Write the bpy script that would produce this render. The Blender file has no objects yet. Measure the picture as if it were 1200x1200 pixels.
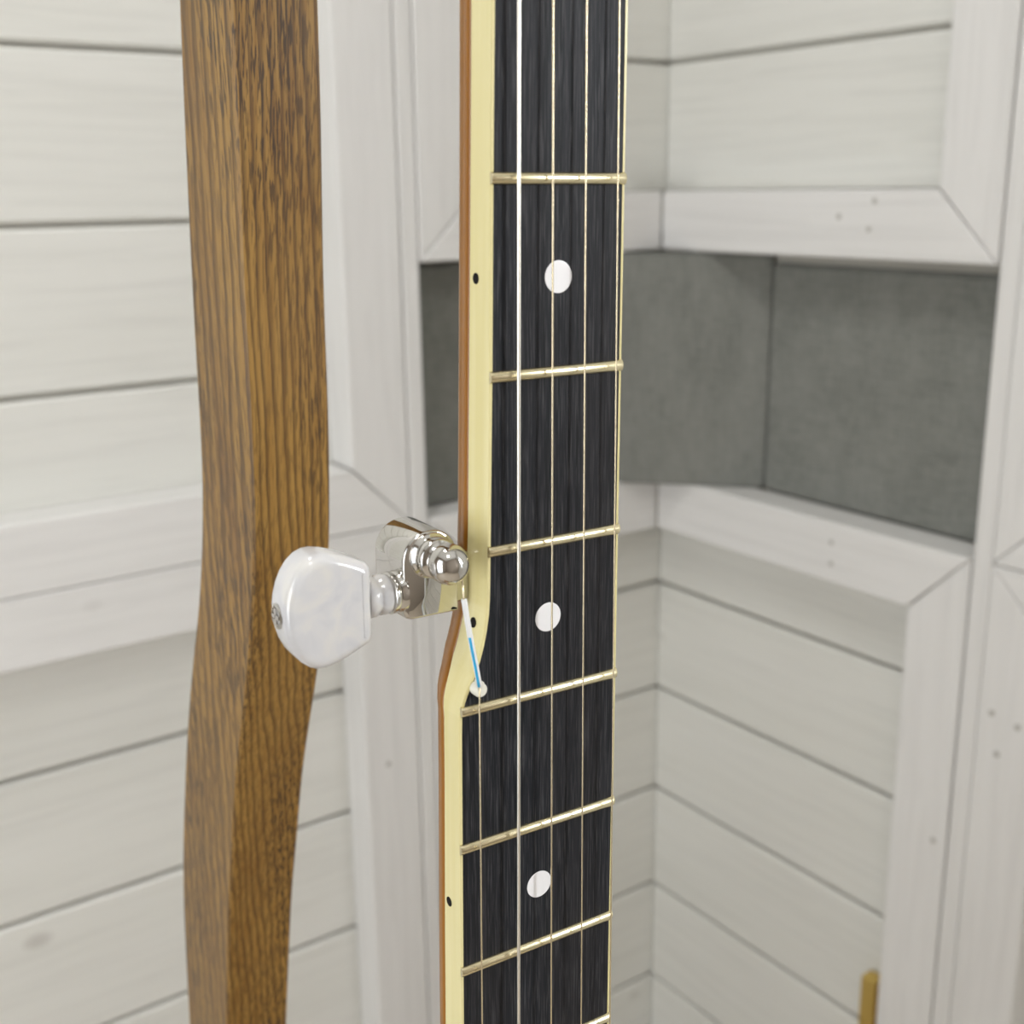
import bpy, bmesh, math, random
from mathutils import Vector, Matrix
import numpy as np
random.seed(4)
scene = bpy.context.scene
COL = scene.collection
MM = 0.001
EYE = 1.15                       # height of the camera above the floor (m)

# ------------------------------------------------------------------ camera
F_PX, PITCH, ROLL, YAW = 1409.22, 0.26351, -0.01419, 0.95768
fw = np.array([0, math.cos(PITCH), -math.sin(PITCH)])
rt = np.array([1.0, 0, 0]); up = np.cross(rt, fw)
cr, sr = math.cos(ROLL), math.sin(ROLL)
R_, U_ = cr*rt + sr*up, -sr*rt + cr*up
cd = bpy.data.cameras.new('camera'); cam = bpy.data.objects.new('camera', cd); COL.objects.link(cam)
m = Matrix.Identity(4)
for i in range(3):
    m[i][0], m[i][1], m[i][2] = R_[i], U_[i], -fw[i]
m[2][3] = EYE
cam.matrix_world = m
cd.sensor_width = 36; cd.sensor_fit = 'HORIZONTAL'; cd.lens = F_PX/1200*36
cd.clip_start = 0.01; cd.clip_end = 50
cd.dof.use_dof = True; cd.dof.focus_distance = 0.245; cd.dof.aperture_fstop = 22
scene.camera = cam

# ------------------------------------------------------------------ light and exposure
vs = scene.view_settings
vs.view_transform = 'Standard'; vs.look = 'None'; vs.gamma = 1; vs.use_curve_mapping = False
vs.exposure = 0.82
world = bpy.data.worlds.new('world'); scene.world = world; world.use_nodes = True
bg = world.node_tree.nodes['Background']
bg.inputs[0].default_value = (0.86, 0.93, 1.0, 1); bg.inputs[1].default_value = 1.2

C0 = Vector((155.874, 1250.0, 0))*MM                  # corner where the two wall faces meet
uL = Vector((math.sin(YAW), math.cos(YAW), 0))        # along the left wall, towards the corner
uR = Vector((-math.cos(YAW), math.sin(YAW), 0))       # along the right wall, towards the corner
ROOM_S = 2.25                                         # length of each wall
H = 2.4

def area(name, loc, target, sx, sy, power, col=(1, 1, 1)):
    l = bpy.data.lights.new(name, 'AREA'); l.shape = 'RECTANGLE'; l.size = sx; l.size_y = sy
    l.energy = power; l.color = col
    o = bpy.data.objects.new(name, l); COL.objects.link(o)
    o.location = loc
    d = (Vector(target)-Vector(loc)).normalized()
    o.rotation_euler = d.to_track_quat('-Z', 'Z').to_euler()
    return o
WIN_S0, WIN_S1, WIN_Z0, WIN_Z1 = 1.42, 1.80, 0.80, 1.95   # window opening in the right wall
wc = C0 - uR*((WIN_S0+WIN_S1)/2) + uL*0.09; wc.z = (WIN_Z0+WIN_Z1)/2
area('window_right_offscreen', wc, wc-uL, WIN_S1-WIN_S0-0.06, WIN_Z1-WIN_Z0-0.06, 26, (0.975, 0.985, 1.0))
DOOR_X0, DOOR_X1, DOOR_Z1 = 0.55, 1.45, 2.05             # glazed door in the wall facing the right wall
dc = C0 - uR*((DOOR_X0+DOOR_X1)/2) - uL*(ROOM_S+0.045); dc.z = 0.17+(DOOR_Z1-0.24)/2
area('door_rear_offscreen', dc, dc+uL, DOOR_X1-DOOR_X0-0.1, DOOR_Z1-0.22, 10.8, (1.0, 0.985, 0.955))
LAMPS = [(0.02, -0.55), (-0.30, 0.35)]     # ceiling lamps, plan positions
for lx, ly in LAMPS:
    area('ceiling_lamp_offscreen', (lx, ly, H-0.062), (lx, ly, 0), 0.22, 0.22, 2.6, (1.0, 0.98, 0.95))

# ------------------------------------------------------------------ helpers
def mesh_obj(name, bm, mat, parent=None, smooth=False):
    me = bpy.data.meshes.new(name); bm.normal_update(); bm.to_mesh(me); bm.free()
    return link_mesh(name, me, mat, parent, smooth)
def link_mesh(name, me, mat, parent=None, smooth=False):
    if not me.materials: me.materials.append(mat)
    if smooth:
        for p in me.polygons: p.use_smooth = True
    o = bpy.data.objects.new(name, me); COL.objects.link(o)
    if parent: o.parent = parent
    return o
def tag(o, label, cat, group=None):
    o['label'] = label; o['category'] = cat
    if group: o['group'] = group
    return o
def empty(name, loc=(0, 0, 0)):
    o = bpy.data.objects.new(name, None); COL.objects.link(o); o.location = loc; o.empty_display_size = 0.05
    return o
def add_box(bm, x0, x1, y0, y1, z0, z1, bev=0):
    r = bmesh.ops.create_cube(bm, size=1)
    for v in r['verts']:
        v.co = Vector((x0+(v.co.x+.5)*(x1-x0), y0+(v.co.y+.5)*(y1-y0), z0+(v.co.z+.5)*(z1-z0)))
    if bev:
        es = list({e for v in r['verts'] for e in v.link_edges})
        bmesh.ops.bevel(bm, geom=es, offset=bev, segments=1, affect='EDGES')
def loft(bm, rings, close_u=True, cap=True):
    """rings: list of lists of Vectors with the same length"""
    vr = [[bm.verts.new(p) for p in r] for r in rings]
    n = len(vr[0])
    for a, b in zip(vr, vr[1:]):
        for i in range(n if close_u else n-1):
            j = (i+1) % n
            bm.faces.new((a[i], a[j], b[j], b[i]))
    if cap and close_u:
        bm.faces.new(vr[0][::-1]); bm.faces.new(vr[-1])
    bmesh.ops.recalc_face_normals(bm, faces=bm.faces[:])
def tube(bm, pts, rad, seg=10):
    pts = [Vector(p) for p in pts]; rings = []
    t0 = (pts[1]-pts[0]).normalized()
    ref = Vector((0, 1, 0)) if abs(t0.y) < .8 else Vector((1, 0, 0))
    for i, p in enumerate(pts):
        t = (pts[min(i+1, len(pts)-1)]-pts[max(i-1, 0)]).normalized()
        a = t.cross(ref).normalized(); b = t.cross(a)
        r = rad[i] if isinstance(rad, (list, tuple)) else rad
        rings.append([p+(a*math.cos(2*math.pi*k/seg)+b*math.sin(2*math.pi*k/seg))*r for k in range(seg)])
    loft(bm, rings)
def lathe(bm, prof, axis, origin, seg=32):
    """prof: (r, h) pairs along axis 'x','y' or 'z'"""
    rings = []
    for r, h in prof:
        ring = []
        for k in range(seg):
            c, s = math.cos(2*math.pi*k/seg)*max(r, 1e-6), math.sin(2*math.pi*k/seg)*max(r, 1e-6)
            p = {'x': (h, c, s), 'y': (c, h, s), 'z': (c, s, h)}[axis]
            ring.append(Vector(origin)+Vector(p))
        rings.append(ring)
    loft(bm, rings)

# ------------------------------------------------------------------ materials
class Nodes:
    def __init__(s, name):
        s.m = bpy.data.materials.new(name); s.m.use_nodes = True
        s.t = s.m.node_tree; s.n = s.t.nodes; s.l = s.t.links; s.b = s.n['Principled BSDF']
    def new(s, t, **kw):
        o = s.n.new(t)
        for k, v in kw.items():
            if k in o.inputs: o.inputs[k].default_value = v
            else: setattr(o, k, v)
        return o
    def link(s, a, b): s.l.new(a, b)
    def coords(s, scale, rnd=True):
        tc = s.new('ShaderNodeTexCoord'); mp = s.new('ShaderNodeMapping'); mp.inputs['Scale'].default_value = scale
        if rnd:
            oi = s.new('ShaderNodeObjectInfo'); ml = s.new('ShaderNodeVectorMath', operation='SCALE')
            s.link(oi.outputs['Random'], ml.inputs['Scale']); ml.inputs[0].default_value = (37.3, 11.7, 53.1)
            ad = s.new('ShaderNodeVectorMath', operation='ADD')
            s.link(tc.outputs['Object'], ad.inputs[0]); s.link(ml.outputs[0], ad.inputs[1]); s.link(ad.outputs[0], mp.inputs['Vector'])
        else: s.link(tc.outputs['Object'], mp.inputs['Vector'])
        return mp.outputs[0]
    def noise(s, vec, scale=1, detail=4, rough=.5, dist=0):
        o = s.new('ShaderNodeTexNoise', Scale=scale, Detail=detail, Roughness=rough, Distortion=dist); s.link(vec, o.inputs['Vector']); return o.outputs['Fac']
    def ramp(s, fac, stops):
        o = s.new('ShaderNodeValToRGB'); e = o.color_ramp.elements
        while len(e) < len(stops): e.new(.5)
        for el, (p, c) in zip(e, stops):
            el.position = p; el.color = (*c, 1) if len(c) == 3 else c
        s.link(fac, o.inputs[0]); return o.outputs[0]
    def mix(s, fac, a, b, mode='MIX'):
        o = s.new('ShaderNodeMix', data_type='RGBA', blend_type=mode)
        for val, inp in ((fac, o.inputs[0]), (a, o.inputs[6]), (b, o.inputs[7])):
            if hasattr(val, 'links'): s.link(val, inp)
            elif isinstance(val, (int, float)): inp.default_value = val
            else: inp.default_value = (*val, 1)
        return o.outputs[2]
    def bump(s, h, strength=.2, dist=.001):
        o = s.new('ShaderNodeBump'); o.inputs['Strength'].default_value = strength; o.inputs['Distance'].default_value = dist
        s.link(h, o.inputs['Height']); s.link(o.outputs[0], s.b.inputs['Normal'])
    def set(s, **kw):
        for k, v in kw.items(): s.b.inputs[k.replace('_', ' ')].default_value = v
        return s
def G(v): return (v, v, v)
def plain(name, col, rough=.5, metal=0, **kw):
    n = Nodes(name); n.b.inputs['Base Color'].default_value = (*col, 1)
    n.set(Roughness=rough, Metallic=metal, **kw); return n.m

def whitewash(name, col, tint_a, tint_b, knots=1.0):
    n = Nodes(name)
    v = n.coords((1.6, 9, 9)); big = n.noise(v, 2.2, 3, .5)
    c = n.mix(big, tint_a, tint_b)
    v2 = n.coords((3, 60, 60)); fine = n.noise(v2, 2.2, 5, .6, .6)
    c = n.mix(n.ramp(fine, [(.30, G(.93)), (.55, G(1))]), (0, 0, 0), c)
    # knots: sparse soft grey-brown eyes
    v3 = n.coords((6.5, 11, 11)); vo = n.new('ShaderNodeTexVoronoi', Scale=1.0, Randomness=1.0); n.link(v3, vo.inputs['Vector'])
    k = n.ramp(vo.outputs['Distance'], [(.0, G(.0)), (.05, G(.2)), (.10, G(1))])
    c = n.mix(k, n.mix(.55*knots, c, (.42, .40, .37)), c)
    n.link(c, n.b.inputs['Base Color']); n.set(Roughness=.55)
    n.bump(fine, .12, .0008)
    return n.m
M_PLANK = whitewash('whitewashed plank', None, (.80, .80, .768), (.735, .735, .69))
M_FRAME = whitewash('whitewashed frame board', None, (.83, .827, .818), (.765, .757, .745), .7)
M_BACK = plain('raw wall backing', (.60, .58, .52), .9)
M_REAR = plain('made-up dark rear wall', (.30, .26, .22), .6)  # brown invented for the unseen walls: darkens chrome reflections, cuts fill light
M_CEIL = plain('ceiling white', (.8, .8, .78), .8)

def floor_mat():
    n = Nodes('floor boards'); v = n.coords((2, 14, 1), False)
    n.link(n.ramp(n.noise(v, 3, 5), [(.3, (.50, .43, .35)), (.7, (.60, .53, .44))]), n.b.inputs['Base Color']); n.set(Roughness=.45); return n.m
M_FLOOR = floor_mat()
def fabric():
    n = Nodes('grey woven fabric')
    a = n.noise(n.coords((520, 520, 60)), 1, 3); b = n.noise(n.coords((60, 60, 520)), 1, 3); big = n.noise(n.coords((30, 30, 14)), 1, 4, .6)
    s = n.mix(.5, a, b)
    c = n.ramp(s, [(.36, (.145, .152, .140)), (.64, (.24, .247, .225))])
    c = n.mix(n.ramp(big, [(.36, G(.1)), (.64, G(.48))]), c, (.27, .275, .255))
    n.link(c, n.b.inputs['Base Color']); n.set(Roughness=.9); n.bump(s, .4, .0006); return n.m
M_FABRIC = fabric()

def oak():
    n = Nodes('brown stained oak')
    tc = n.new('ShaderNodeTexCoord'); mr = n.new('ShaderNodeMapping', vector_type='POINT'); mr.inputs['Scale'].default_value = (1.75, .85, 1)
    mr.inputs['Rotation'].default_value = (math.radians(2.5), math.radians(-3), math.radians(38)); n.link(tc.outputs['Object'], mr.inputs['Vector'])
    def sc(v):
        o = n.new('ShaderNodeMapping'); o.inputs['Scale'].default_value = v; n.link(mr.outputs[0], o.inputs['Vector']); return o.outputs[0]
    big = n.noise(sc((24, 24, 5)), 1, 2, .5, .3)
    w = n.new('ShaderNodeTexWave', wave_type='BANDS', bands_direction='X', wave_profile='SAW')
    w.inputs['Scale'].default_value = 105; w.inputs['Distortion'].default_value = 5.0; w.inputs['Detail'].default_value = 2; w.inputs['Detail Scale'].default_value = .9
    n.link(sc((.9, .9, .16)), w.inputs['Vector'])
    base = n.mix(n.ramp(big, [(.35, G(0)), (.65, G(1))]), (.305, .166, .036), (.195, .094, .018))
    streak = n.noise(sc((500, 500, 9)), 1, 3, .6)
    base = n.mix(n.ramp(streak, [(.35, G(0)), (.65, G(.55))]), base, (.40, .24, .062))
    c = n.mix(n.ramp(w.outputs['Fac'], [(.0, G(.80)), (.22, G(.55)), (.5, G(0))]), base, (.070, .033, .009))
    pores = n.noise(sc((1100, 1100, 120)), 1, 2, .5)
    zone = n.ramp(n.noise(sc((20, 20, 7)), 1, 1), [(.38, G(.3)), (.55, G(1))])
    p = n.mix(1.0, n.ramp(pores, [(.505, G(0)), (.58, G(.92))]), zone, 'MULTIPLY')
    c = n.mix(p, c, (.045, .024, .010))
    n.link(c, n.b.inputs['Base Color']); n.set(Roughness=.46); n.b.inputs['Specular IOR Level'].default_value = .38; n.b.inputs['Coat Weight'].default_value = .06; n.b.inputs['Coat Roughness'].default_value = .35
    n.bump(pores, .15, .0003); return n.m
M_OAK = oak()
def ebony():
    n = Nodes('black fretboard wood')
    st = n.noise(n.coords((900, 900, 12), False), 1, 5, .65); big = n.noise(n.coords((60, 60, 9), False), 1, 3)
    fib = n.noise(n.coords((3200, 3200, 90), False), 1, 3, .6)
    c = n.ramp(st, [(.30, (.006, .007, .009)), (.50, (.013, .0145, .0185)), (.70, (.030, .031, .036))])
    c = n.mix(n.ramp(fib, [(.50, G(0)), (.68, G(.65))]), c, (.085, .085, .092))
    c = n.mix(n.ramp(big, [(.4, G(0)), (.7, G(.4))]), c, (.022, .019, .019))
    n.link(c, n.b.inputs['Base Color']); n.set(Roughness=.5); n.b.inputs['Specular IOR Level'].default_value = .15; n.bump(st, .12, .0002); return n.m
M_EBONY = ebony()
def binding():
    n = Nodes('aged cream binding'); b = n.noise(n.coords((300, 300, 12), False), 1, 3)
    n.link(n.ramp(b, [(.3, (.78, .71, .385)), (.7, (.72, .64, .30))]), n.b.inputs['Base Color'])
    n.set(Roughness=.22); n.b.inputs['Coat Weight'].default_value = .4; return n.m
M_BIND = binding()
def neckwood():
    n = Nodes('amber lacquered maple'); b = n.noise(n.coords((260, 260, 10), False), 1, 4, .6)
    n.link(n.ramp(b, [(.3, (.33, .135, .012)), (.7, (.24, .085, .006))]), n.b.inputs['Base Color'])
    n.set(Roughness=.3); n.b.inputs['Specular IOR Level'].default_value = .35; n.b.inputs['Coat Weight'].default_value = .15; n.b.inputs['Coat Roughness'].default_value = .1; return n.m
M_NECK = neckwood()
M_CHROME = plain('polished nickel', (.62, .605, .575), .04, 1)
M_FRET = plain('brassy fret wire', (.76, .68, .45), .27, 1)
M_WOUND = plain('silvery wound string', (.92, .88, .80), .32, 1)
M_STRING = plain('plain steel string', (.80, .70, .50), .26, 1)
def pearl():
    n = Nodes('white pearloid plastic'); v = n.coords((1, 1, 1), False)
    b = n.noise(v, 130, 3, .5, 1.6)
    n.link(n.ramp(b, [(.3, (.59, .595, .62)), (.5, (.64, .64, .655)), (.7, (.69, .68, .66))]), n.b.inputs['Base Color'])
    n.set(Roughness=.13); n.b.inputs['Subsurface Weight'].default_value = .25; n.b.inputs['Subsurface Radius'].default_value = (.002, .002, .002)
    n.b.inputs['Coat Weight'].default_value = .5; n.b.inputs['Coat Roughness'].default_value = .05; return n.m
M_PEARL = pearl()
M_DOT = plain('pearl inlay', (.86, .86, .88), .3)
M_BLACK = plain('black inlay', (.008, .007, .008), .6); M_BLACK.node_tree.nodes['Principled BSDF'].inputs['Specular IOR Level'].default_value = .1
M_NUT = plain('bone white plastic', (.78, .77, .68), .4)
M_SLEEVE = plain('white wire sleeve', (.80, .82, .82), .35)
M_BLUE = plain('blue wire stripe', (.03, .40, .72), .4)
M_BRASS = plain('brass', (.72, .52, .16), .28, 1)
M_PLUG = plain('grey screw head', (.50, .49, .46), .5)
M_HEAD = plain('banjo head skin', (.85, .84, .80), .5)
M_GLASS = plain('window glass', (1, 1, 1), .02, 0, IOR=1.45); M_GLASS.node_tree.nodes['Principled BSDF'].inputs['Transmission Weight'].default_value = 1

# ------------------------------------------------------------------ the room
def struct(o): o['kind'] = 'structure'; return o
Z0 = EYE                                   # level of the horizon
wcx = C0 - uL*ROOM_S/2 - uR*ROOM_S/2
def slab(name, sx, sy, z0, z1, mat):
    bm = bmesh.new(); add_box(bm, -sx/2, sx/2, -sy/2, sy/2, z0, z1)
    o = mesh_obj(name, bm, mat); o.location = (wcx.x, wcx.y, 0); o.rotation_euler.z = math.pi/2-YAW
    return struct(o)
slab('floor', ROOM_S+.14, ROOM_S+.14, -.04, 0, M_FLOOR)
slab('ceiling', ROOM_S+.14, ROOM_S+.14, H, H+.04, M_CEIL)

wall_left = None
def make_wall(name, rot, x0, x1, opening=None):
    bm = bmesh.new()
    if opening is None: add_box(bm, x0, x1, .053, .085, 0, H)
    else:
        a, b, c, d = opening
        add_box(bm, x0, a, .053, .085, 0, H); add_box(bm, b, x1, .053, .085, 0, H)
        add_box(bm, a, b, .053, .085, 0, c); add_box(bm, a, b, .053, .085, d, H)
    o = mesh_obj(name, bm, M_BACK); o.location = C0; o.rotation_euler.z = rot
    return struct(o)
wall_left = make_wall('wall_left', math.pi/2-YAW, -ROOM_S, .085)
wall_right = make_wall('wall_right', -YAW, -.053, ROOM_S, (WIN_S0, WIN_S1, WIN_Z0, WIN_Z1))

cache = {}
def board(name, wall, pts, y0, y1, vertical, mat, bev=.0014):
    """a board in the plane of the wall; pts = four (x, z) in mm from the corner and the horizon"""
    cx = sum(p[0] for p in pts)/4; cz = sum(p[1] for p in pts)/4
    loc = [((p[1]-cz, -(p[0]-cx)) if vertical else (p[0]-cx, p[1]-cz)) for p in pts]
    key = (tuple((round(a, 2), round(b, 2)) for a, b in loc), y0, y1, vertical, mat.name, name)
    if key not in cache:
        bm = bmesh.new()
        rings = [[Vector((a*MM, y*MM, b*MM)) for a, b in loc] for y in (y0, y1)]
        loft(bm, rings)
        bmesh.ops.bevel(bm, geom=bm.edges[:], offset=bev, segments=1, affect='EDGES')
        me = bpy.data.meshes.new(name); bm.to_mesh(me); bm.free(); cache[key] = me
    o = link_mesh(name, cache[key], mat, wall)
    o.location = (cx*MM, 0, Z0+cz*MM)
    if vertical: o.rotation_euler.y = -math.pi/2
    return o
FW = 58.0                                  # width of a frame board
FL, CL = -EYE*1000+4, (H-EYE)*1000-4       # floor and ceiling relative to the horizon, mm
def framed(wall, x0, x1, z0, z1, joint, mitre0=True, mitre1=True, xa=None, xb=None, bot=FW, top=FW, pitch=129.8):
    """mitred frame of boards with horizontal planks set back behind it"""
    g = .6
    b0 = x0+FW if mitre0 else x0; b1 = x1-FW if mitre1 else x1
    board('rail', wall, [(x0, z0), (x1, z0), (b1-g, z0+bot-g), (b0+g, z0+bot-g)], 0, 42, False, M_FRAME)
    board('rail', wall, [(b0+g, z1-top+g), (b1-g, z1-top+g), (x1, z1), (x0, z1)], 0, 42, False, M_FRAME)
    if mitre0: board('stile', wall, [(x0, z0+g), (x0+FW-g, z0+bot+g), (x0+FW-g, z1-top-g), (x0, z1-g)], .6, 42, True, M_FRAME)
    if mitre1: board('stile', wall, [(x1-FW+g, z0+bot+g), (x1, z0+g), (x1, z1-g), (x1-FW+g, z1-top-g)], .6, 42, True, M_FRAME)
    xa = x0+20 if xa is None else xa; xb = x1-20 if xb is None else xb
    k = math.ceil((z0+12-joint)/pitch)
    z = joint+k*pitch; lo = z0+12
    while lo < z1-12:
        hi = min(z, z1-12)
        if hi-lo > 25: board('plank', wall, [(xa, lo+1.9), (xb, lo+1.9), (xb, hi-1.9), (xa, hi-1.9)], 42.5, 53.5, False, M_PLANK, .0026)
        lo = hi; z += pitch
ZJ, ZT, ZB = -299.0, -63.0, -300.5         # joint between frames; underside of the upper frames by the corner
# left wall: bay beside the corner
framed(wall_left, -285, 0, ZT, CL, 121, True, False, xb=53)
framed(wall_left, -285, 0, FL, ZJ, -438.5, True, False, xb=53)
# left wall: the next bays
for a in (-304, -304-780):
    framed(wall_left, a-760, a-1.5, ZJ+1, CL, 106.5)
    framed(wall_left, a-760, a-1.5, FL, ZJ, -467)
# right wall: bay beside the corner
framed(wall_right, 0, 380, ZT, CL, 121, False, True, xa=-42)
framed(wall_right, 0, 380, FL, ZJ, -438.5, False, True, xa=-42)
# right wall: next bay, then the window bay
framed(wall_right, 400, 1160, ZJ+1, CL, 112)
framed(wall_right, 400, 1160, FL, ZJ, -467)
wx0, wx1, wz0, wz1 = WIN_S0*1000, WIN_S1*1000, (WIN_Z0-EYE)*1000, (WIN_Z1-EYE)*1000
framed(wall_right, 1180, 2250, FL, wz0, -467); framed(wall_right, 1180, 2250, wz1, CL, 900)
for a, b in ((1180, wx0), (wx1, 2250)):
    board('plank', wall_right, [(a, wz0), (b, wz0), (b, wz1), (a, wz1)], 30, 53, True, M_PLANK)
def post(wall, x0, x1):
    board('post', wall, [(x0, FL), (x1, FL), (x1, CL), (x0, CL)], 1.0, 53.3, True, M_FRAME, .002)
post(wall_left, -303.8, -286); post(wall_left, -1083, -1065); post(wall_right, 381.5, 399); post(wall_right, 1161, 1179)
# small screw heads and plugs in the boards
for wall, x, z in [(wall_right, 225, -28), (wall_right, 261.8, -15), (wall_right, 257.4, -38), (wall_right, 237, -318), (wall_right, 238, -338),
                   (wall_right, 368, -562), (wall_left, -340, -534), (wall_right, 412, -424), (wall_right, 436, -428), (wall_right, 420, -458)]:
    bm = bmesh.new(); lathe(bm, [(.0026, .001), (.0026, -.0003), (.002, -.0006)], 'y', (0, 0, 0), 12)
    o = mesh_obj('screw_head', bm, M_PLUG, wall, True); o.location = (x*MM, 0, Z0+z*MM)

# window in the right wall, beyond the frame of the photograph
bm = bmesh.new(); w = .045
for a, b, c, d in ((WIN_S0, WIN_S1, WIN_Z0, WIN_Z0+w), (WIN_S0, WIN_S1, WIN_Z1-w, WIN_Z1), (WIN_S0, WIN_S0+w, WIN_Z0+w, WIN_Z1-w), (WIN_S1-w, WIN_S1, WIN_Z0+w, WIN_Z1-w)):
    add_box(bm, a, b, .03, .08, c, d)
win = struct(mesh_obj('window_1', bm, M_FRAME)); win.location = C0; win.rotation_euler.z = -YAW
# the two walls behind the camera
def far_wall(name, rot, off, x0, x1, opening=None):
    bm = bmesh.new()
    if opening is None: add_box(bm, x0, x1, off, off+.04, 0, H)
    else:
        a, b, d = opening
        add_box(bm, x0, a, off, off+.04, 0, H); add_box(bm, b, x1, off, off+.04, 0, H); add_box(bm, a, b, off, off+.04, d, H)
    o = mesh_obj(name, bm, M_REAR); o.location = C0; o.rotation_euler.z = rot; return struct(o)
far_wall('wall_back', math.pi/2-YAW, -ROOM_S-.04, -ROOM_S, .085)
far_wall('wall_rear', -YAW, -ROOM_S-.04, -.053, ROOM_S, (DOOR_X0, DOOR_X1, DOOR_Z1))
bm = bmesh.new(); w = .07
for a, b, c, d in ((DOOR_X0, DOOR_X1, 0, .17), (DOOR_X0, DOOR_X1, DOOR_Z1-w, DOOR_Z1), (DOOR_X0, DOOR_X0+w, .17, DOOR_Z1-w), (DOOR_X1-w, DOOR_X1, .17, DOOR_Z1-w)):
    add_box(bm, a, b, -ROOM_S-.035, -ROOM_S+.005, c, d)
dr = struct(mesh_obj('door_1', bm, M_FRAME)); dr.location = C0; dr.rotation_euler.z = -YAW
for i, (lx, ly) in enumerate(LAMPS):
    t = empty('ceiling_lamp', (lx, ly, H))
    bm = bmesh.new(); lathe(bm, [(.17, 0), (.17, -.05), (.16, -.055)], 'z', (0, 0, 0), 32)
    mesh_obj('housing', bm, M_CEIL, t, True)
    tag(t, ('round white ceiling lamp in the middle of the room', 'round white ceiling lamp above the oak stand')[i], 'lamp', 'ceiling lamps')

# ------------------------------------------------------------------ grey acoustic panels standing on the frame ledge
def panel(label, p0, p1, z0, z1, th=12.0):
    """p0, p1: plan points (bL, bR) behind the faces of the left and right wall, mm; front face runs p0 -> p1"""
    A = C0 + uR*(p0[0]*MM) + uL*(p0[1]*MM); B = C0 + uR*(p1[0]*MM) + uL*(p1[1]*MM)
    d = B-A; L = d.length
    bm = bmesh.new(); add_box(bm, 0, L, 0, th*MM, 0, (z1-z0)*MM)
    bmesh.ops.bevel(bm, geom=bm.edges[:], offset=.003, segments=2, affect='EDGES')
    o = mesh_obj('acoustic_panel', bm, M_FABRIC); o.location = (A.x, A.y, Z0+z0*MM)
    o.rotation_euler.z = math.atan2(d.y, d.x)
    return tag(o, label, 'acoustic panel', 'grey fabric panels in the wall slot')
panel('grey fabric acoustic panel set diagonally across the room corner', (30, -82), (-112, 47), ZJ, ZT-1.5)
panel('grey fabric acoustic panel recessed in the slot of the right-hand plank wall', (-113, 42), (-380, 42), ZJ, ZT-11)
panel('dark grey fabric acoustic panel recessed in the slot left of the banjo neck', (40, -284), (40, -98), ZJ, ZT-5)

# brass hinge at the stile of the right wall
hg = empty('hinge', (0, 0, 0)); hp = C0 - uR*.2965 + uL*.029
hg.location = (hp.x, hp.y, Z0-.863); hg.rotation_euler.z = -YAW
bm = bmesh.new(); add_box(bm, -.012, .0055, -.004, .0115, 0, .104, .0012); mesh_obj('barrel', bm, M_BRASS, hg)
bm = bmesh.new(); add_box(bm, -.004, .024, .0115, .0135, .002, .103); mesh_obj('leaf', bm, M_BRASS, hg)
tag(hg, 'brass hinge block on the planks beside the white stile of the lower frame', 'hinge')

# ------------------------------------------------------------------ banjo frame of reference
ang = math.radians(32)
zb = Vector((.00918, .00378, 1)).normalized()
xb = Vector((math.cos(ang), math.sin(ang), 0)); xb = (xb-zb*xb.dot(zb)).normalized(); yb = zb.cross(xb)
BM = Matrix((( xb.x, yb.x, zb.x, 20.89*MM), (xb.y, yb.y, zb.y, 222.6*MM), (xb.z, yb.z, zb.z, 1.28*MM+Z0), (0, 0, 0, 1)))
def V(x, y, z): return Vector((x, y, z))*MM

# ------------------------------------------------------------------ wooden stand behind the banjo
stand = empty('instrument_stand'); stand.matrix_world = BM
# profile of the sawn spine: (z, front y) and (z, back y) from the side face
FRONT = [(260, 96), (140, 107), (67.8, 110), (41, 110.5), (12.8, 111.6), (-17.1, 114), (-38.2, 114.8), (-55.5, 114.7), (-73.7, 116), (-87.7, 117), (-102.6, 119.5), (-118.7, 124.2), (-130.1, 128.2),
         (-145.3, 134.2), (-161.7, 141.5), (-178.7, 148.3), (-202.4, 155), (-226, 162.7), (-249.2, 168), (-277.5, 174.2), (-319, 183), (-420, 205), (-600, 228), (-800, 262), (-1140, 350)]
BACK = [(260, 126), (140, 141), (74.7, 144.3), (45.7, 148), (14.6, 151.2), (-18.7, 154), (-42.2, 155.6), (-61.6, 156.2), (-81.8, 157.6), (-98.1, 161.2), (-115.5, 166.6), (-134.7, 175), (-148.7, 182.5),
        (-166.4, 190.2), (-184.7, 197.3), (-203.5, 203.6), (-231, 212.2), (-256, 217.3), (-280.4, 220), (-309.4, 222.8), (-352.7, 228.6), (-460, 250), (-600, 275), (-800, 312), (-1140, 405)]
def smooth_interp(tab, z):
    tab = sorted(tab); xs = [t[0] for t in tab]; ys = [t[1] for t in tab]
    s = 0; w = 0
    for k in range(-4, 5):
        q = 1-abs(k)/5; s += q*float(np.interp(z+k*4, xs, ys)); w += q
    return s/w
X0, X1 = -31.0, -8.9
bm = bmesh.new(); rings = []
zs = [260-6*i for i in range(234)]
zs = [z for z in zs if z > -1142]
for z in zs:
    f = smooth_interp(FRONT, z); b = smooth_interp(BACK, z); c = .7
    rings.append([V(X0, f+c, z), V(X0+c, f, z), V(X1-c, f, z), V(X1, f+c, z), V(X1, b-c, z), V(X1-c, b, z), V(X0+c, b, z), V(X0, b-c, z)])
loft(bm, rings)
mesh_obj('spine', bm, M_OAK, stand)
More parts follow.
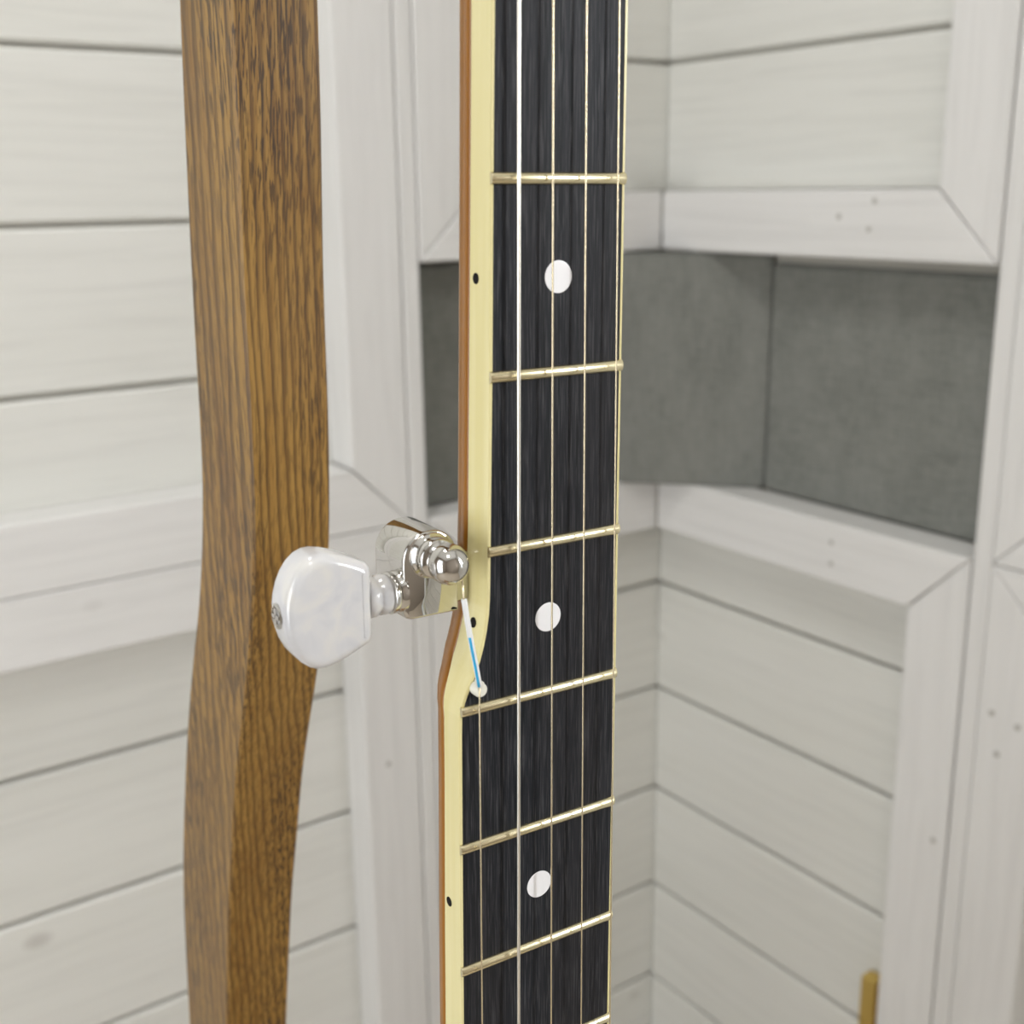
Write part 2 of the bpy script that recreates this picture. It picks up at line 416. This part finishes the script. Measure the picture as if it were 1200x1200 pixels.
# fork at the neck and lower parts, above and below the frame
bm = bmesh.new(); add_box(bm, X0*MM, X1*MM, .034, .112, .058, .074, .002); mesh_obj('fork_arm', bm, M_OAK, stand)
for sx in (-1, 1):
    bm = bmesh.new(); cx = -18+sx*26; add_box(bm, (cx-7)*MM, (cx+7)*MM, .0, .045, .056, .076, .002); mesh_obj('fork_prong', bm, M_OAK, stand)
bm = bmesh.new(); add_box(bm, -.051, .015, .034, .046, .057, .075, .002); mesh_obj('fork_bar', bm, M_OAK, stand)
bm = bmesh.new(); add_box(bm, -.15, .11, .215, .245, -.72, -.68, .003); mesh_obj('cross_bar', bm, M_OAK, stand)
for sx in (-1, 1):
    bm = bmesh.new(); cx = -20+sx*80; add_box(bm, (cx-11)*MM, (cx+11)*MM, -.03, .225, -.716, -.6888, .001); mesh_obj('cradle_arm', bm, M_OAK, stand)
    bm = bmesh.new(); tube(bm, [V(cx, 215, -705), V(cx+sx*60, -60, -1138)], .014, 8); mesh_obj('front_leg', bm, M_OAK, stand)
tag(stand, 'brown stained oak stand with a wavy sawn upright behind the banjo neck', 'instrument stand')

# ------------------------------------------------------------------ the banjo
banjo = empty('banjo'); banjo.matrix_world = BM
tag(banjo, 'banjo neck with black fretboard, cream binding and chrome fifth-string peg', 'banjo')
EL = [(74, -26.0), (60, -26.25), (28, -26.8), (0, -27.38), (-33, -27.9), (-57.4, -28.45), (-69, -28.7), (-74, -28.85), (-76.7, -29.07), (-79.5, -29.5), (-82.6, -30.2), (-85.2, -31.0), (-87.7, -31.95), (-89.7, -32.9), (-91.5, -33.8),
      (-93.5, -34.6), (-95.5, -35.0), (-99, -35.15), (-106, -35.22), (-142, -35.6), (-250, -36.6), (-440, -38.5)]
YB = [(74, 6.4), (0, 6.4), (-34, 6.9), (-60, 7.0), (-69, 7.3), (-75.5, 7.6), (-82, 8.0), (-87, 8.1), (-91.2, 6.9), (-97.4, 5.6), (-108, 5.6), (-126, 5.9), (-145, 6.2), (-165, 6.35), (-440, 6.5)]
itp = lambda tab, z: float(np.interp(z, [t[0] for t in sorted(tab)], [t[1] for t in sorted(tab)]))
XL = lambda z: itp(EL, z)
YBz = lambda z: itp(YB, z)
XRi, XRo = -.42, .14
zs = sorted({*[74, 50, 28, 10, -10, -33, -50, -60, -66, -70, -72, -110, -125, -142, -165, -200, -250, -340, -432], *[-74-0.9*i for i in range(30)]}, reverse=True)
# ebony board
bm = bmesh.new()
loft(bm, [[V(XL(z), 0, z), V(XRi, 0, z), V(XRi, 6, z), V(XL(z), 5.4, z)] for z in zs])
mesh_obj('fretboard', bm, M_EBONY, banjo)
# binding strips
bm = bmesh.new(); rings = []
for z in zs:
    e = .05; dx = (XL(z-1)-XL(z+1))/2; k = math.sqrt(1+dx*dx); o_ = .62*k
    x = XL(z); y2 = YBz(z)
    rings.append([V(x, -.02, z), V(x-o_+.22, -.02, z), V(x-o_+.05, .08, z), V(x-o_, .3, z), V(x-o_, y2, z), V(x, y2, z)])
loft(bm, rings); mesh_obj('binding', bm, M_BIND, banjo, False)
bm = bmesh.new()
loft(bm, [[V(XRi, -.02, z), V(XRo-.1, -.02, z), V(XRo, .1, z), V(XRo, 6.4, z), V(XRi, 6.4, z)] for z in zs])
mesh_obj('binding', bm, M_BIND, banjo)
# neck wood: half round back
bm = bmesh.new(); rings = []
for z in zs:
    xl = XL(z)-.6; xr = XRo; cx = (xl+xr)/2; w = (xr-xl)/2; y2 = YBz(z)-.02; d = 14.6 if z > -75 else (13.2 if z < -97 else 13.2+1.4*(z+97)/22)
    rings.append([V(cx-w*math.cos(math.pi*k/20), y2+d*math.sin(math.pi*k/20), z) for k in range(21)])
loft(bm, rings)
nk = mesh_obj('neck', bm, M_NECK, banjo, True)
# headstock above the frame
bm = bmesh.new()
loft(bm, [[V(x, y, z) for x, y in ((-13-w, 3+d), (-13+w, 3+d), (-13+w, 17+d), (-13-w, 17+d))] for z, w, d in ((74, 13, 0), (95, 20, 3), (130, 34, 8), (200, 32, 19), (235, 18, 24))])
mesh_obj('headstock', bm, M_NECK, banjo)
bm = bmesh.new(); add_box(bm, -.0262, .0, -.0013, .006, .0728, .0775, .0004); mesh_obj('nut', bm, M_NUT, banjo)

# frets
fd = lambda n: 667*(1-2**(-n/12))
fret_z = lambda n: -(fd(n)-fd(2))
for n in range(1, 18):
    z = fret_z(n); x0 = XL(z)-.60; x1 = XRo+.02
    prof = [(-1.05, .1), (-1.05, -.18), (-.8, -.62), (-.4, -.9), (0, -1.0), (.4, -.9), (.8, -.62), (1.05, -.18), (1.05, .1)]
    def ring(xa, s): return [V(xa, y if y > 0 else y*s, z+dz) for dz, y in prof]
    bm = bmesh.new(); loft(bm, [ring(x0, .80), ring(x0+.15, .88), ring(x0+.6, 1), ring(x1-.6, 1), ring(x1, .6)])
    bev = mesh_obj('fret', bm, M_FRET, banjo, True)
    bev.data.set_sharp_from_angle(angle=math.radians(50))
# inlay dots
for n in (3, 5, 7, 10):
    z = (fret_z(n-1)+fret_z(n))/2; x = (XL(fret_z(n))-.4)/2 if n != 5 else -16.1
    bm = bmesh.new(); lathe(bm, [(.00285, .0005), (.00285, -.00004), (.0027, -.00007)], 'y', V(x, 0, z), 40)
    mesh_obj('inlay_dot', bm, M_DOT, banjo)
    ys = {3: 4.6, 5: 3.9, 7: 4.3, 10: 4.2}[n]; zz = z if n != 5 else -79.2
    bm = bmesh.new(); lathe(bm, [(.00098, .0004), (.00098, -.00006)], 'x', (0, 0, 0), 20)
    o = mesh_obj('side_dot', bm, M_BLACK, banjo); o.location = V(XL(zz)-.63, ys, zz)
    if n == 5: o.rotation_euler.y = math.radians(10.5); o.location.x -= .00008
# strings: x at two heights of z
hS = lambda z: 1.75-.0046*z
STR = [(-23.25, -24.60, .34, M_WOUND), (-16.55, -16.70, .18, M_STRING), (-9.80, -9.15, .165, M_STRING), (-2.95, -1.62, .155, M_STRING)]
for xa, xbm, r, mt in STR:
    f = lambda z: xa+(xbm-xa)*(28-z)/(28+165)
    bm = bmesh.new(); tube(bm, [V(f(z), -hS(z), z) for z in (73.5, 28, -165, -420, -594)], r*MM, 12)
    mesh_obj('string', bm, mt, banjo, True)

# fifth-string nut, sleeve and string
bm = bmesh.new(); lathe(bm, [(.00135, .001), (.00135, -.0017), (.00115, -.0020), (.0, -.0021)], 'y', (0, 0, 0), 24)
add_box(bm, -.00045, .00055, -.0022, 0, .0006, .0017, .00015)
n5 = mesh_obj('fifth_string_nut', bm, M_NUT, banjo, True); n5.location = V(-32.0, 0, -90.3)
n5.data.set_sharp_from_angle(angle=math.radians(40))
bm = bmesh.new(); tube(bm, [V(-32.45, -2.0, -89), V(-32.5, -2.05, -91.6), V(-33.0, -2.4, -158), V(-33.6, -3.9, -420), V(-33.9, -4.4, -594)], .00017, 10)
mesh_obj('string', bm, M_STRING, banjo, True)
PX = -38.0                                   # axis of the peg post
PZ = -65.2
p0 = V(PX+1.9, -2.6, PZ-2.4); p1 = V(-35.75, -2.6, -71.8); p2 = V(-34.75, -2.5, -78); p3 = V(-33.0, -2.1, -86.2); p4 = V(-32.45, -2.0, -89.2)
bm = bmesh.new(); tube(bm, [p0, p1, p2, p3, p4], .00016, 10); mesh_obj('string', bm, M_STRING, banjo, True)
def bez(ts): 
    pts = [p1, p2, p3, p4]; ks = [0, .37, .84, 1.0]
    return [Vector([float(np.interp(t, ks, [p[i] for p in pts])) for i in range(3)]) for t in ts]
path = bez([i/14 for i in range(15)])
for _ in range(3): path = [path[0]]+[(path[i-1]+path[i]*2+path[i+1])/4 for i in range(1, len(path)-1)]+[path[-1]]
bm = bmesh.new(); tube(bm, path, .00052, 14); slv = mesh_obj('wire_sleeve', bm, M_SLEEVE, banjo, True)
bm = bmesh.new(); rings = []
for p, q in zip(path[6:], path[7:]+[path[-1]+(path[-1]-path[-2])]):
    t = (q-p).normalized(); a = t.cross(Vector((0, 1, 0))).normalized(); b = t.cross(a)
    ring = []
    for rr, ks in ((.00056, range(7)), (.00045, range(6, -1, -1))):
        for k in ks:
            th = math.radians(105+k*52/6); ring.append(p+(a*-math.cos(th)*-1+b*math.sin(th))*rr)
    rings.append(ring)
loft(bm, rings); mesh_obj('blue_stripe', bm, M_BLUE, slv, True)

# ------------------------------------------------------------------ fifth-string tuning peg
hw = 5.6
def arch(y, k=1.0, bot=-76.9):
    pts = []
    for i in range(25):
        t = math.pi*i/24
        pts.append(V(PX+hw*k*math.cos(t), y, PZ-1.0+hw*k*math.sin(t)))
    pts += [V(PX-hw*k, y, bot+1.6), V(PX-hw*k+.5, y, bot+.5), V(PX-hw*k+1.6, y, bot), V(PX+hw*k, y, bot)]
    return pts
bm = bmesh.new()
loft(bm, [arch(5.2, .93, -76.3), arch(5.35, .97, -76.6), arch(5.8, 1.0, -76.9), arch(16.2, 1.0, -76.9), arch(16.8, .96, -76.6)])
add_box(bm, -.0335, -.0290, .0066, .0150, -.0758, -.0662, .0006)
peg = mesh_obj('tuning_peg', bm, M_CHROME, banjo, True); peg['label'] = 'chrome fifth-string tuning peg housing'
peg.data.set_sharp_from_angle(angle=math.radians(38))
bm = bmesh.new()
lathe(bm, [(.0043, .0056), (.0043, .0050), (.0041, .0046), (.0037, .0043), (.0036, .0040), (.0038, .0036), (.0037, .0022), (.0034, .0018), (.0026, .0017), (.0026, .0010)], 'y', V(PX, 0, PZ), 40)
mesh_obj('post_collar', bm, M_CHROME, peg, True)
bm = bmesh.new(); bmesh.ops.create_uvsphere(bm, u_segments=40, v_segments=24, radius=.0037, matrix=Matrix.Translation(V(PX, -1.3, PZ)))
mesh_obj('post_ball', bm, M_CHROME, peg, True)
KY, KZ = 8.2, -71.9
bm = bmesh.new(); lathe(bm, [(.0039, -.0428), (.0039, -.0438), (.0036, -.0442), (.0039, -.0446), (.0039, -.0453), (.0034, -.0457)], 'x', V(0, KY, KZ), 36)
o = mesh_obj('shaft_collar', bm, M_CHROME, peg, True); o.data.set_sharp_from_angle(angle=math.radians(50))
bm = bmesh.new(); lathe(bm, [(.0034, -.0456), (.0037, -.0459), (.0037, -.0474), (.0034, -.0477), (.0034, -.0481), (.0038, -.0485), (.0039, -.0502)], 'x', V(0, KY, KZ), 36)
mesh_obj('knob_neck', bm, M_PEARL, peg, True)
# knob outline in (distance from shaft end, half height)
KO = [(0, 5.9), (.2, 6.9), (.8, 7.65), (2, 8.25), (4.5, 9.4), (7, 10.3), (9, 10.75), (10.6, 10.7), (12, 10.1), (13.4, 8.9), (14.6, 7.2), (15.5, 5.2), (16.1, 3.0), (16.35, 1.2)]
KO = [(s, h*.97) for s, h in KO]
out = [(-50-s, h) for s, h in KO]+[(-50-s, -h) for s, h in KO[::-1]]
bm = bmesh.new(); th = 4.3
loft(bm, [[V(x, KY-th, KZ+h) for x, h in out], [V(x, KY+th, KZ+h) for x, h in out]])
es = [e for e in bm.edges if abs(e.verts[0].co.y-e.verts[1].co.y) < 1e-7]
bmesh.ops.bevel(bm, geom=es, offset=.0022, segments=6, affect='EDGES', profile=.5)
knob = mesh_obj('knob', bm, M_PEARL, peg, True); knob['label'] = 'white pearloid tuning knob'
bm = bmesh.new(); lathe(bm, [(.0023, -.0655), (.0023, -.06655), (.0019, -.0667), (.0017, -.0662)], 'x', V(0, KY, KZ-.3), 28)
add_box(bm, -.0668, -.0660, (KY-1.5)*MM, (KY+1.5)*MM, (KZ-.65)*MM, (KZ+.05)*MM); add_box(bm, -.0668, -.0660, (KY-.35)*MM, (KY+.35)*MM, (KZ-1.8)*MM, (KZ+1.2)*MM)
mesh_obj('knob_screw', bm, M_CHROME, peg)

# ------------------------------------------------------------------ banjo pot, below the frame
pc = V(-18, 0, -560)
bm = bmesh.new(); lathe(bm, [(.130, .012), (.140, .012), (.140, .072), (.130, .072)], 'y', pc, 64)
mesh_obj('rim', bm, M_NECK, banjo, True).data.set_sharp_from_angle(angle=math.radians(40))
bm = bmesh.new(); lathe(bm, [(.001, .009), (.139, .009), (.139, .014), (.001, .014)], 'y', pc, 64); mesh_obj('head', bm, M_HEAD, banjo)
bm = bmesh.new(); lathe(bm, [(.137, .006), (.145, .006), (.145, .018), (.1405, .018)], 'y', pc, 64); mesh_obj('tension_hoop', bm, M_CHROME, banjo, True)
bm = bmesh.new(); add_box(bm, -.055, .019, -.0045, .009, -.597, -.593); mesh_obj('bridge', bm, M_NUT, banjo)
